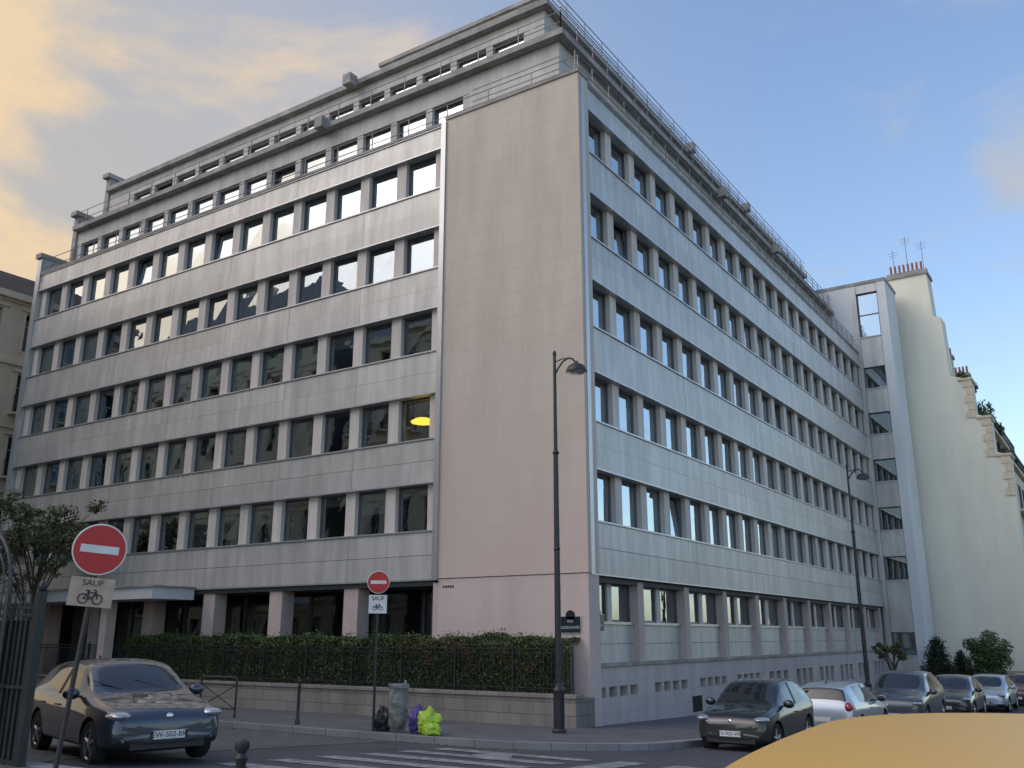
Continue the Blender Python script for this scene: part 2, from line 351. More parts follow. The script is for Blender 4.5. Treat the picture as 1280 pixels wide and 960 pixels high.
for F,a0,n in ((LF,LA,NL),(RF,RA,NR)):
    ae=a0+n*PITCH+.25; as_=a0-.22
    prev=3.37
    for k,zb in enumerate(ZB):
        band(F,as_,ae,prev,zb); windows(F,a0,n,zb,zb+1.5,skip=(0,1) if (F is LF and k==1) else (),blindp=.2,gl='glassB' if (F is RF or k>=4) else 'glass'); prev=zb+1.5
    band(F,as_,ae,prev,TOP)
LE=LA+NL*PITCH+.25; RE=RA+NR*PITCH+.25
W.fbox(LF,-.16,LA-.40,3.42,TOP+.12,-.5,.16,'slab')
W.fbox(LF,-.14,LA-.42,-3,3.40,-.5,.13,'pink')
W.fbox(LF,-.20,LA-.36,TOP+.12,TOP+.24,-.5,.21,'conc')
W.fbox(LF,LA-.42,LA-.22,3.37,TOP+.05,-.4,.24,'trim')
W.fbox(RF,.0,.22,3.37,TOP,-.4,.18,'trim')
W.fbox(LF,LA-.22,LE,TOP,TOP+.10,-.4,.18,'conc'); W.fbox(RF,.51,RE,TOP,TOP+.10,-.4,.18,'conc')
W.fbox(LF,LE,LE+.35,-3,TOP+.9,-7,.20,'trim')
W.fbox(LF,LE-.05,LE+.45,TOP+.9,TOP+1.15,-2.2,.3,'conc')
X0,X1=-LE+.0,-.5
for zb in ZB+[19.1]:
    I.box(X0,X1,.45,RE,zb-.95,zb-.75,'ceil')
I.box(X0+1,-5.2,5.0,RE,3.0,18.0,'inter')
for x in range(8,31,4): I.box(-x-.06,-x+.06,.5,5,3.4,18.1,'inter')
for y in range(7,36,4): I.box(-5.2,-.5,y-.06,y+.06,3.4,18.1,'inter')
W.box(X0,-.45,.52,RE,18.95,TOP-.01,'roof')
def setback(F,sb,z0,z1,wz0,wz1,wa,n,ov,a_e):
    left=F is LF
    a_s=sb if left else sb+.31
    W.fbox(F,a_s,a_e,z0,wz0,-sb-.3,-sb,'upper'); W.fbox(F,a_s,a_e,wz1,z1-.03,-sb-.3,-sb,'upper')
    W.fbox(F,a_s+.001,wa-.16,wz0,wz1,-sb-.3,-sb-.001,'upper')
    if wa+n*PITCH+.16<a_e: W.fbox(F,wa+n*PITCH+.16,a_e-.001,wz0,wz1,-sb-.3,-sb-.001,'upper')
    windows(F,wa,n,wz0,wz1,-sb+.02,'upper','frame',blindp=.06,pw=.16,gl='glassB')
    s0=sb-ov if left else sb+.81
    W.fbox(F,s0,a_e,z1-.02,z1+.22,-sb-.8,-sb+ov,'conc')
    for q in (.2,.4,.6,.8): W.fbox(F,a_s,wa-.3,z0+.3+(z1-z0-.5)*q,z0+.3+(z1-z0-.5)*q+.025,-sb-.05,-sb+.006,'joint')
setback(LF,1.5,TOP,22.3,19.85,21.55,LA,NL,.35,LE)
setback(RF,1.5,TOP,22.3,19.85,21.55,3.6,18,.35,RE)
setback(LF,3.0,22.3,25.2,22.85,24.55,3.8,14,.3,LE)
setback(RF,3.0,22.3,25.2,22.85,24.55,4.0,18,.3,RE)
W.box(-LE,-2.31,2.31,RE,22.1,22.27,'roof'); W.box(-LE,-3.81,3.81,RE,25.0,25.17,'roof')
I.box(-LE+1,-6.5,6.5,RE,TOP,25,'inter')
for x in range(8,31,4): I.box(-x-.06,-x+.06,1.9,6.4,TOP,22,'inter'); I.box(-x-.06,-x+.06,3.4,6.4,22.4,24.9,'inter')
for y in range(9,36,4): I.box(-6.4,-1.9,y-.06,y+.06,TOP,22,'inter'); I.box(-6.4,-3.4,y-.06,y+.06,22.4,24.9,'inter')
W.box(-12.2,-3.9,3.9,14.6,25.2,26.6,'upper'); W.box(-12.3,-3.8,3.8,14.7,26.6,26.78,'conc')
W.box(-16,-13,9,30,25.2,26.2,'conc')
for (sb,z) in ((1.5,23.2),(3.0,26.1)):
    W.fbox(LF,LE+.002,LE+.34,TOP+.2,z,-8,-sb+.1,'conc'); W.fbox(LF,LE-.1,LE+.45,z,z+.25,-sb-1.6,-sb+.3,'conc')
for (sb,z) in ((1.5,22.3),(3.0,25.2)):
    W.fbox(LF,12.5,12.95,z-.15,z+.35,-sb+.3,-sb+.75,'conc')
    W.fbox(RF,16.0,16.4,z-.15,z+.3,-sb+.3,-sb+.7,'conc'); W.fbox(RF,24,24.4,z-.15,z+.3,-sb+.3,-sb+.7,'conc')
def rails(F,a0,a1,z,d,levels=(.3,.62,.95),st=1.8,r=.018):
    for l in levels: T.cyl(T.fp(F,a0,d,z+l),T.fp(F,a1,d,z+l),r,r,'rail',6)
    a=a0
    while a<=a1: T.fbox(F,a-.015,a+.015,z,z+levels[-1],d-.015,d+.015,'rail'); a+=st
rails(LF,-.05,LE,TOP+.1,-.05,(.35,.8)); rails(RF,.05,RE,TOP+.1,-.05,(.25,.5,.75,1.0),1.2)
rails(LF,1.3,LE,22.52,-1.3,(.35,.8)); rails(RF,1.3,RE,22.52,-1.3,(.25,.5,.75,1.0),1.2)
rails(RF,2.9,RE,25.4,-2.8,(.3,.6,.9),1.5)
W.fbox(LF,LA-.2,LE,3.22,3.36,-2.6,.0,'joint')
W.fbox(LF,LA-.4,LE,-3,.35,-2.2,-1.9,'base')
for i in range(8):
    a=9.0+3.6*i
    if a<LE: W.fbox(LF,a-.32,a+.32,-2,3.22,-.62,-.05,'column')
I.fbox(LF,LA-.4,LE,.1,.3,-7,-2.21,'inter'); I.fbox(LF,LA-.4,LE,0,3.3,-7.2,-7,'inter')
for i in range(14):
    a=LA+i*1.8
    G.fquad(LF,a,a+1.8,.35,3.2,-2.0,'glass_d',.003); W.fbox(LF,a-.04,a+.04,.35,3.22,-2.04,-1.93,'frame')
W.fbox(LF,LA-.4,LA-.2,-2,3.3,-2.6,0.1,'column')
W.fbox(LF,16.8,28.5,3.0,3.42,.18,2.0,'canopy'); W.fbox(LF,20.0,20.4,-2,3.0,1.2,1.6,'column'); W.fbox(LF,26,26.4,-2,3.0,1.2,1.6,'column')
W.fbox(LF,16.7,28.6,3.42,3.48,.17,2.08,'conc')
W.fbox(RF,-.02,RE,.85,.94,-.5,.12,'conc')
W.fbox(RF,.0,RE,3.2,3.36,-.5,-.02,'joint')
for i in range(12):
    a=3.6*i+ (0.2 if i==0 else -.1)
    if a<RE-.1: W.fbox(RF,a-.20,min(a+.20,RE),.94,3.3,-.5,-.01,'column')
    if i<10:
        b0=a+.2 if i else .4; b1=3.6*(i+1)-.3; mid=(b0+b1)/2
        W.fbox(RF,b0,b1,.94,2.02,-.5,-.22,'panel'); W.fbox(RF,b0,b1,1.46,1.475,-.3,-.215,'joint')
        W.fbox(RF,b0,b1,2.02,2.10,-.5,-.15,'trim')
        W.fbox(RF,mid-.14,mid+.14,2.1,3.2,-.45,-.25,'pier'); W.fbox(RF,b0,b0+.3,2.1,3.2,-.45,-.25,'pier')
        for (x0,x1) in ((b0+.3,mid-.14),(mid+.14,b1)):
            G.fquad(RF,x0,x1,2.1,3.2,-.35,'glass',.003)
            for (u0,u1,w0,w1) in ((x0,x0+.05,2.1,3.2),(x1-.05,x1,2.1,3.2),(x0+.05,x1-.05,2.1,2.16),(x0+.05,x1-.05,3.14,3.2)): W.fbox(RF,u0,u1,w0,w1,-.39,-.31,'frame')
            if random.random()<.5: I.fbox(RF,x0,x1,3.2-random.choice([.4,.8,1.1]),3.2,-.5,-.48,'blind')
I.box(-6,-5.8,.6,RE,0,3.3,'inter'); I.box(-6,-.55,.6,RE,.7,.9,'inter')
W.fbox(RF,-.12,RE,.30,.85,-.5,.06,'base')
for i in range(10):
    zl=.02 if i<4 else -.45
    b0=3.6*i-.12 if i==0 else 3.6*i; b1=3.6*(i+1) if i<9 else RE
    W.fbox(RF,b0,b1,-3.5,zl,-.5,.06,'base')
    xs=[b0,b0+.55,b0+1.05,b0+1.22,b0+1.72,b0+1.89,b0+2.39,b0+2.56,b0+3.06,b1]
    if i>=4: xs=[b0,b0+.6,b0+1.2,b0+1.5,b0+2.1,b0+2.4,b0+3.0,b1]
    for j in range(0,len(xs)-1,2): W.fbox(RF,xs[j],xs[j+1],zl,.30,-.5,.055,'base')
    W.fbox(RF,b0+.3,b1-.2,zl+.002,.298,-.48,-.22,'dark')
W.fbox(RF,7.0,7.8,-.75,-.25,.05,.075,'dark')
W.build('walls',BLD); G.build('window_glass',BLD,recalc=False); I.build('interior',BLD); T.build('terrace_railings',BLD)
lp=MB(); lp.lathe([(.0,.12),(.25,.10),(.42,.0),(.40,-.04),(0,-.05)],'lamp_on',28,'Z',(-6.85,.95,8.85)); lp.cyl((-6.85,.95,8.97),(-6.85,.95,9.9),.008,.008,'black',6); lp.build('pendant_lamp_lit',BLD)
def plaque(name,loc,rot,lines):
    e=empty(name,loc,rot); p=MB(); p.box(-.33,.33,-.02,0,-.22,.22,'plaque')
    p.box(-.345,.345,-.016,.001,-.235,.235,'signwhite'); p.lathe([(0,-.02),(.15,-.02),(.15,0),(0,0)],'plaque',20,'Y',(0,0,.24)); p.build('plate',e)
    for i,l in enumerate(lines): text(l,.10,(0,-.0225,.09-.17*i),(rad(90),0,0),'signwhite',e)
    return e
plaque('street_name_sign',(-.45,-.15,2.0),(0,0,0),['RUE','LOUIS DAVID'])
plaque('street_name_sign.001',(.075,.5,2.05),(0,0,rad(90)),['RUE','SCHEFFER'])
vp=MB()
for i in range(5): vp.box(-5.0+i*.09,-4.94+i*.09,-.135,-.129,3.12,3.2,'black')
vp.build('building_number_sign')

# ------------------------------------------------------------------ wing + right-hand buildings
WG=empty('office_wing'); w=MB(); g2=MB()
WF=((0,RE+.01),(1,0),(0,-1))
TZ=24.2
w.box(-9,2.2,RE+.61,RE+3.2,-3,TZ-.2,'white'); w.box(-9,2.25,RE-.03,RE+3.25,TZ-.2,TZ,'conc')
w.fbox(WF,1.67,2.2,-3,TZ-.201,-.6,0,'white'); w.fbox(WF,-.0,.33,-3,TZ-.201,-.6,-.001,'panel'); w.box(-9,0,RE+.02,RE+.6,TOP-1,TZ-.201,'white')
prev=-3
wz=[(.6,1.9)]+[(zb,zb+1.4) for zb in ZB]+[(20.4,23.4)]
for (a,b) in wz:
    w.fbox(WF,.35,1.65,prev,a,-.6,-.03,'panel'); w.fbox(WF,.335,1.665,a-.06,a,-.5,.03,'trim')
    g2.fquad(WF,.35,1.65,a,b,-.25,'glassB' if b-a>2 else 'glass',.003)
    for (u0,u1,w0,w1) in ((.35,.41,a,b),(1.59,1.65,a,b),(.41,1.59,a,a+.06),(.41,1.59,b-.06,b)): w.fbox(WF,u0,u1,w0,w1,-.29,-.2,'frame')
    w.fbox(WF,.35,1.65,a,b,-.6,-.55,'inter')
    if b-a>2: w.fbox(WF,.41,1.59,a+1.5,a+1.56,-.29,-.2,'frame')
    prev=b
w.fbox(WF,.35,1.65,prev,TZ-.202,-.6,-.03,'panel')
w.build('walls',WG); g2.build('window_glass',WG,recalc=False)

def ridge(mb,prof,y0,y1,k):
    n=len(prof); a=[(x,y0,z) for x,z in prof]; b=[(x,y1,z) for x,z in prof]
    mb.poly(a,k); mb.poly(b[::-1],k)
    for i in range(n):
        j=(i+1)%n; mb.poly([a[i],b[i],b[j],a[j]],k)
CB=empty('apartment_building'); c=MB()
prof=[(-8,-4),(-8,25.3),(4.2,25.3),(4.3,22.2),(4.75,22.1),(4.85,18.0),(6.0,17.6),(6.0,15.3),(6.8,15.0),(6.8,12.8),(7.6,12.5),(7.6,-4)]
ridge(c,prof,40.5,42.3,'cream')
c.box(-8.1,4.3,40.4,42.4,25.3,25.5,'conc')
for i in range(8): c.cyl((1.9+i*.28,41.2,25.9),(1.9+i*.28,41.2,26.5),.08,.07,'terra',8)
c.box(1.6,4.2,41.0,41.5,25.5,25.9,'conc')
for (x,z) in ((6.0,17.6),(6.8,15.0),(7.6,12.5)):
    c.box(x-.75,x+.12,40.38,42.4,z-.02,z+.12,'hstone')
    for q in range(5): c.box(x-(.32 if q%2 else .5),x+.04,40.44,40.9,z-.5-q*.5,z-.03-q*.5,'hstone')
prof2=[(-8,-4),(-8,19.5),(3.2,21.0),(4.3,18.0),(5.6,17.2),(5.7,14.9),(6.5,14.6),(6.6,12.4),(7.4,12.1),(7.4,-4)]
ridge(c,prof2,42.4,58,'hstone')
for f,(x,z) in enumerate(((5.72,15.2),(6.62,12.7),(7.42,9.6),(7.42,6.4),(7.42,3.2))):
    c.box(x-.1,x+.95,42.5,57.8,z-.35,z-.18,'hstone')
    for l in (.1,.5,.9): c.box(x+.86,x+.89,42.6,57.7,z-.15+l,z-.12+l,'black')
    for q in range(56): c.box(x+.865,x+.885,42.6+q*.27,42.62+q*.27,z-.18,z+.75,'black')
    for q in range(6): c.box(x-.05,x+.02,43.4+q*2.4,44.6+q*2.4,z-.1,z+1.75,'dark')
for (x,y) in ((4.0,44.5),(4.3,50)):
    c.box(x-.4,x+.6,y,y+.7,17,20.3,'hstone'); c.box(x-.5,x+.7,y-.08,y+.78,20.3,20.5,'conc')
    for q in range(4): c.cyl((x-.25+q*.25,y+.35,20.5),(x-.25+q*.25,y+.35,21.1),.09,.07,'terra',8)
c.build('walls',CB)
an=MB()
for (x,y,h) in ((2.0,42,2.6),(3.0,41.3,3.2),(3.9,42,2.9)):
    an.cyl((x,y,25.4),(x,y,25.4+h),.022,.015,'black',6)
    for q in range(3): an.cyl((x-.35+.05*q,y,25.2+h-.18*q),(x+.35-.05*q,y,25.2+h-.18*q),.009,.009,'black',5)
an.build('roof_antennas',CB)
pl=[]
for (x,y,z,s_) in ((5.3,43,18.2,.5),(5.7,44.2,17.9,.4),(6.3,43,15.9,.75),(6.5,44.4,15.5,.5),(6.6,47,15.4,.5),(7.1,43,12.9,.5),(7.4,45,12.8,.4),(5.4,41.4,18.0,.4)):
    for _ in range(300): v=np.random.normal(size=3); v/=np.linalg.norm(v); q=random.random()**.5; pl.append((x+v[0]*s_*q*.8,y+v[1]*s_*q*1.3,z+v[2]*s_*q*1.1))
leaves('terrace_plants',pl,.10,'leafA',CB)

def hbuild(name,x0,x1,y0,y1,z0,z1,faces,roof='zinc',mans=3.0):
    E=empty(name); h=MB(); gg=MB()
    h.box(x0+.51,x1-.51,y0+.51,y1-.51,z0,z1,'inter')
    for F,L in faces:
        n=int(L//2.3); p=L/n; nf=int((z1-z0-1)//3.2); fh=(z1-z0)/nf
        for f in range(nf):
            zz=z0+f*fh; wh=fh*.62
            h.fbox(F,0,L,zz,zz+.75,-.5,0,'hstone'); h.fbox(F,0,L,zz+.75+wh,zz+fh,-.5,0,'hstone')
            h.fbox(F,0,L,zz+fh-.12,zz+fh+.06,-.1,.14,'hstone')
            for i in range(n+1):
                a=i*p; lo=max(0,a-(p/2-.52)); hi=min(L,a+(p/2-.52)); h.fbox(F,lo,hi,zz+.75,zz+.75+wh,-.5,-.002,'hstone')
            for i in range(n):
                c0=(i+.5)*p
                gg.fquad(F,c0-.52,c0+.52,zz+.75,zz+.75+wh,-.3,'glass_d',.003)
                h.fbox(F,c0-.03,c0+.03,zz+.75,zz+.75+wh,-.32,-.26,'frame_l'); h.fbox(F,c0-.52,c0+.52,zz+.75+wh*.68,zz+.8+wh*.68,-.33,-.255,'frame_l')
                h.fbox(F,c0-.72,c0-.53,zz+.6,zz+.85+wh,-.05,.06,'hstone'); h.fbox(F,c0+.53,c0+.72,zz+.6,zz+.85+wh,-.05,.06,'hstone'); h.fbox(F,c0-.8,c0+.8,zz+.85+wh,zz+.98+wh,-.05,.16,'hstone')
                if f in (1,3,nf-2):
                    h.fbox(F,c0-.8,c0+.8,zz+.60,zz+.72,.002,.5,'hstone')
                    h.fbox(F,c0-.8,c0+.8,zz+1.55,zz+1.60,.44,.48,'black')
                    for q in range(11): h.fbox(F,c0-.78+q*.155,c0-.76+q*.155,zz+.72,zz+1.55,.45,.47,'black')
        h.fbox(F,-.2,L+.2,z1,z1+.35,-.6,.45,'hstone')
    a=1.3; b=z1+.352; t=b+mans
    h.hexa([(x0,y0,b),(x1,y0,b),(x1,y1,b),(x0,y1,b),(x0+a,y0+a,t),(x1-a,y0+a,t),(x1-a,y1-a,t),(x0+a,y1-a,t)],roof)
    for i in range(3):
        yy=y0+(y1-y0)*(i+.5)/3; xx=(x0+x1)/2; h.box(xx-1.2,xx+1.2,yy-.3,yy+.3,t-.5,t+1.4,'hstone')
        for q in range(5): h.cyl((xx-.9+q*.45,yy,t+1.4),(xx-.9+q*.45,yy,t+1.9),.11,.09,'terra',8)
    h.build('walls',E); gg.build('window_glass',E,recalc=False); return E
hbuild('stone_apartment_building',-52,-36,-8,20,-1.3,19.4,[(((-36,-8),(0,1),(1,0)),28),(((-52,-8),(1,0),(0,-1)),16)],'tile',1.6)
hbuild('stone_apartment_building.001',-92,-58,-40,-25.5,0,24,[(((-92,-25.5),(1,0),(0,1)),34)])
hbuild('stone_apartment_building.006',-57,-36,-40,-24.5,0,26,[(((-57,-24.5),(1,0),(0,1)),21)])
hbuild('stone_apartment_building.002',-34,-15,-40,-25,0,22.5,[(((-34,-25),(1,0),(0,1)),19)])
hbuild('stone_apartment_building.003',22,32,2,34,-1.8,6.6,[(((22,2),(0,1),(-1,0)),32)],mans=1)
hbuild('stone_apartment_building.004',-8,7.9,62,84,-2.5,12.5,[(((-8,62),(1,0),(0,-1)),15.9),(((7.9,62),(0,1),(1,0)),22)],'zinc',2)
hbuild('stone_apartment_building.005',4,26,96,110,-3,11,[(((4,96),(1,0),(0,-1)),22)])

# ------------------------------------------------------------------ garden wall, fence, hedge
GW=MB()
GW.box(-26,.28,-1.2,-.86,-3,.10,'gwall'); GW.box(-26,.32,-1.25,-.81,.10,.20,'gwall'); GW.box(.0,.28,-.858,-.17,-3,.098,'gwall')
GW.build('garden_wall',bevel=.012)
so=MB(); so.box(-30,-.02,-.86,-.17,-2,.02,'soil'); so.box(-30,-5.3,-.17,1.89,-2,.015,'pave'); so.build('garden_bed')
FE=MB(); x=-25.8
while x<.1:
    FE.box(x-.008,x+.008,-1.038,-1.022,.2,1.36,'black'); x+=.125
for z in (.32,1.22,1.34): FE.box(-25.8,.1,-1.05,-1.012,z,z+.025,'black')
for x in [-25.8+i*2.0 for i in range(13)]+[.1]: FE.box(x-.025,x+.025,-1.06,-1.0,.2,1.42,'black')
FE.build('iron_fence')
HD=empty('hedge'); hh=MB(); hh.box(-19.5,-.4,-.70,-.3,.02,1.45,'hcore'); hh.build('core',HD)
N=52000; xs=np.random.uniform(-19.8,-.1,N); top=1.66+.05*np.sin(xs*1.7)+.05*np.sin(xs*4.3+1)+.03*np.sin(xs*11)
face=np.random.rand(N); yy=np.where(face<.6,-.84+np.abs(np.random.normal(0,.06,N))-.06*np.sin(xs*3.1)*np.sin(xs*7)+.03*np.sin(xs*9),np.random.uniform(-.85,-.1,N))
zz=np.where(face<.6,np.random.uniform(.05,1,N)*top,top-np.abs(np.random.normal(0,.06,N)))
stray=np.random.rand(N)<.05; zz=zz+stray*np.random.uniform(0,.18,N)
yy=np.maximum(yy,-.99); leaves('leaves',np.stack([xs,yy,zz],1),.038,'leafA',HD)
cl_=[]
for i in range(40):
    cx_=random.choice([random.gauss(-4,1.2),random.uniform(-19,-1)]); cx_=max(-19,min(-.5,cx_)); cz_=random.uniform(.7,1.6)
    for _ in range(60): cl_.append((cx_+random.gauss(0,.12),-.93+random.gauss(0,.03),cz_+random.gauss(0,.12)))
leaves('young_leaves',cl_,.032,'leafR',HD)

# ------------------------------------------------------------------ trees
def tree(name,x,y,h,r,n,mk,zc,base=None,size=.09,branches=9,rz=.8):
    z0=base if base is not None else gz(y)+.1
    E=empty(name,(x,y,z0)); t=MB(); pts=[]
    t.cyl((0,0,-.2),(.1,0,zc*.75),.11,.07,'bark',9)
    for i in range(branches):
        a=i*2.4+random.random(); l=r*random.uniform(.5,1.0); up=random.uniform(-.2,.9)*r*rz
        s=Vector((.05,0,zc*random.uniform(.45,.8))); e=Vector((math.cos(a)*l,math.sin(a)*l,zc+up))
        m_=(s+e)/2+Vector((0,0,.15*r)); t.cyl(s,m_,.045,.03,'bark',6); t.cyl(m_,e,.03,.01,'bark',6)
        for k in range(5):
            cc=m_.lerp(e,random.uniform(.2,1.2))+Vector([random.gauss(0,r*.14) for _ in range(3)])
            cr=r*random.uniform(.10,.24); t.cyl(m_,cc,.012,.005,'bark',4,False)
            m2=n//(branches*5)
            v=np.random.normal(size=(m2,3)); v/=np.linalg.norm(v,axis=1)[:,None]; rr=cr*np.random.rand(m2,1)**.6
            pts.append(np.array(cc)+v*rr*np.array([1,1,.6]))
    t.build('trunk_and_limbs',E,smooth=True); leaves('crown',np.concatenate(pts),size,mk,E); return E
tree('tree',-23.6,-2.6,7,2.5,9000,'leafB',5.6,size=.075,branches=16)
tree('tree.001',-27.5,-3.5,7,2.0,4500,'leafB',5.0,size=.075)
tree('small_tree',3.2,22.5,3,.75,2600,'leafB',2.1,size=.07,branches=7)
def conifer(name,x,y,h,r,n):
    z0=gz(y)+.1; E=empty(name,(x,y,z0)); t=MB(); t.cyl((0,0,-.1),(0,0,h*.95),.08,.015,'bark',8)
    pts=[]
    for i in range(34):
        f=(i+.5)/34; rr=r*(1-f)**.6; z=h*(.08+.9*f)
        for k in range(6):
            a=k*1.05+i*.7; l=rr*random.uniform(.5,1.2); t.cyl((0,0,z),(math.cos(a)*l,math.sin(a)*l,z-.15*l),.012,.005,'bark',4,False)
            m2=int(n/204*(.4+rr/r)); q=np.random.rand(m2,1)**.6; e=np.array([math.cos(a)*l,math.sin(a)*l,-.15*l]); pts.append(np.array([0,0,z])+q*e+np.random.normal(0,.09*r,(m2,3)))
    t.build('trunk',E); leaves('needles',np.concatenate(pts),.06,'leafC',E)
conifer('pine_tree',3.0,35.2,3.1,1.4,9000); conifer('pine_tree.001',4.0,36.6,2.4,1.1,6000)
def bush(name,x,y,rx,rz_,n,mk):
    z0=gz(y)+.1; E=empty(name,(x,y,z0)); cc=[]
    for i in range(26):
        a=random.random()*6.28; q=random.random()**.5*.75; cc.append((math.cos(a)*rx*q,math.sin(a)*rx*q,rz_*random.uniform(.25,1.75),rx*random.uniform(.25,.42)))
    pts=[]
    for c_ in cc:
        m2=n//26; v=np.random.normal(size=(m2,3)); v/=np.linalg.norm(v,axis=1)[:,None]; pts.append(np.array(c_[:3])+v*c_[3]*np.random.rand(m2,1)**.35)
    t=MB(); t.cyl((0,0,-.1),(0,0,rz_*1.2),.06,.03,'bark',6); t.build('stem',E); leaves('foliage',np.concatenate(pts),.06,mk,E)
bush('bush',5.6,35.5,1.25,1.8,11000,'leafA'); bush('bush.001',4.6,38.6,.9,.8,4000,'leafC'); bush('bush.002',2.4,38.4,.8,.9,4000,'leafC')
sf=MB(); x=3.2
while x<7.4: sf.box(x-.012,x+.012,38.9,38.93,gz(37.4)+.1,gz(37.4)+1.5,'black'); x+=.14
for z in (.3,1.4): sf.box(3.2,7.4,38.89,38.94,gz(37.4)+z,gz(37.4)+z+.04,'black')
sf.build('garden_fence')

# ------------------------------------------------------------------ cars
def car(name,x,y,head,paint,L=4.0,Wd=1.74,H=1.46,plate=None,sub=2,kind='hatch',pitch=0,metal=.4,zoff=0,coat=1.0,crough=.04,rough=.35,fin=True):
    E=empty(name,(x,y,gz(y)+zoff),(0,pitch,head)); hw=Wd/2
    sH=H/1.46
    seams=[L/2-.345*L,L/2-.597*L,L/2-.80*L]
    pm=paintmat(name+'_paint',paint,seams,metal,rough,coat,crough)
    st=[(0,.72,.32,.56,.62,.63),(.012,.84,.25,.66,.73,.715),(.04,.935,.20,.74,.81,.80),(.12,.985,.18,.81,.84,.875),(.22,1,.18,.86,.84,.935),(.270,1,.18,.89,.83,.975),
        (.36,1,.18,.91,.765,1.22),(.43,1,.18,.92,.72,1.385),(.47,1,.18,.925,.705,1.43),(.58,1,.18,.93,.70,1.46),(.612,1,.18,.935,.70,1.46),(.72,1,.18,.945,.695,1.45),(.80,.995,.18,.955,.685,1.43),(.91,.985,.2,.975,.66,1.37),
        (.935,.98,.2,.975,.65,1.34),(.972,.96,.24,.965,.76,1.05),(.988,.91,.28,.88,.74,.95),(1.0,.82,.34,.64,.67,.72)]
    if kind=='suv': st=[(a,b,c_+.05,d+.08,e*1.03,f*1.0+.06) for a,b,c_,d,e,f in st]
    bm=bmesh.new(); rings=[]
    for (s,wf,zb,zt,wr,zr) in st:
        X=L/2-s*L; w_=hw*wf; q=hw*wr; zt*=sH; zr*=sH
        half=[(0,zb),(w_*.78,zb),(w_*.965,zb+.10),(w_,(zb+zt)*.5-.02),(w_*.985,zt-.13),(w_*.935,zt),(q,zr-.055*(1 if zr>1 else .45)),(q*.86,zr-.012),(0,zr+.015)]
        ring=half+[(-a,b) for a,b in half[-2:0:-1]]
        rings.append([bm.verts.new((X,a,b)) for a,b in ring])
    n=len(rings[0]); mats=[pm,M['carglass'],M['plastic']]
    for i in range(len(rings)-1):
        s0,s1=st[i][0],st[i+1][0]
        for j in range(n):
            k=(j+1)%n; f=bm.faces.new((rings[i][j],rings[i][k],rings[i+1][k],rings[i+1][j])); f.smooth=True
            jj=j if j<8 else n-1-j
            mi=0
            if jj<=1: mi=2
            if jj==7 and .265<s0<.42: mi=1
            if jj==5 and (.35<s0<.575 or .61<s0<.79): mi=1
            if jj==5 and .575<s0<.61: mi=2
            if jj in (6,7) and .93<s0<.96: mi=1
            f.material_index=mi
    f=bm.faces.new(rings[0]); f.smooth=True; f=bm.faces.new(rings[-1][::-1]); f.smooth=True
    cl=bm.edges.layers.float.new('crease_edge')
    for e in bm.edges:
        ms={f.material_index for f in e.link_faces}
        if len(ms)>1: e[cl]=.75
    for i in range(len(rings)-1):
        for j in (5,n-5,4,n-4,6,n-6):
            e=bm.edges.get((rings[i][j],rings[i+1][j]))
            if e: e[cl]=max(e[cl],.45)
    bmesh.ops.recalc_face_normals(bm,faces=bm.faces)
    me=bpy.data.meshes.new('body_raw'); bm.to_mesh(me); bm.free()
    for m_ in mats: me.materials.append(m_)
    ob=bpy.data.objects.new('body',me); COL.objects.link(ob)
    sb=ob.modifiers.new('s','SUBSURF'); sb.levels=sub; sb.render_levels=sub
    wr_=.315*sH; ax=[L/2-.19*L, L/2-.815*L]
    cb=MB()
    for a in ax:
        for sg in (-1,1): cb.cyl((a,sg*(hw-.24),wr_),(a,sg*(hw+.2),wr_),wr_+.055,wr_+.055,'plastic',32)
    co=cb.build('cut'); bo=ob.modifiers.new('b','BOOLEAN'); bo.object=co; bo.operation='DIFFERENCE'; bo.solver='EXACT'
    dg=bpy.context.evaluated_depsgraph_get(); dg.update(); ev=ob.evaluated_get(dg); m2=bpy.data.meshes.new_from_object(ev,depsgraph=dg)
    ob.modifiers.clear(); ob.data=m2; bpy.data.objects.remove(co); ob.parent=E
    try: m2.set_sharp_from_angle(angle=rad(50))
    except Exception: pass
    wh=MB()
    for a in ax:
        for sg in (-1,1):
            yo=sg*(hw-.03); yi=sg*(hw-.22); R=wr_
            wh.lathe([(R*.66,yi),(R*.93,yi),(R,yi+sg*.03),(R,yo-sg*.03),(R*.95,yo),(R*.68,yo-sg*.005),(R*.66,yo-sg*.03)],'tyre',28,'Y',(a,0,R))
            wh.lathe([(0,yo-sg*.06),(R*.6,yo-sg*.07),(R*.67,yo-sg*.02),(R*.66,yi)],'plastic',28,'Y',(a,0,R))
            for k in range(5):
                t=k*2*math.pi/5+.3; d=Vector((math.cos(t),0,math.sin(t))); p=Vector((a,yo-sg*.03,R))
                wh.cyl(p+d*.03,p+d*R*.66,.030,.022,'rim',6)
            wh.lathe([(R*.62,yo-sg*.03),(R*.68,yo-sg*.01),(R*.68,yo-sg*.04),(R*.62,yo-sg*.03)],'rim',28,'Y',(a,0,R))
            wh.cyl((a,yo-sg*.05,R),(a,yo-sg*.005,R),.05,.045,'rim',10)
    wh.build('wheels',E,smooth=True)
    d=MB()
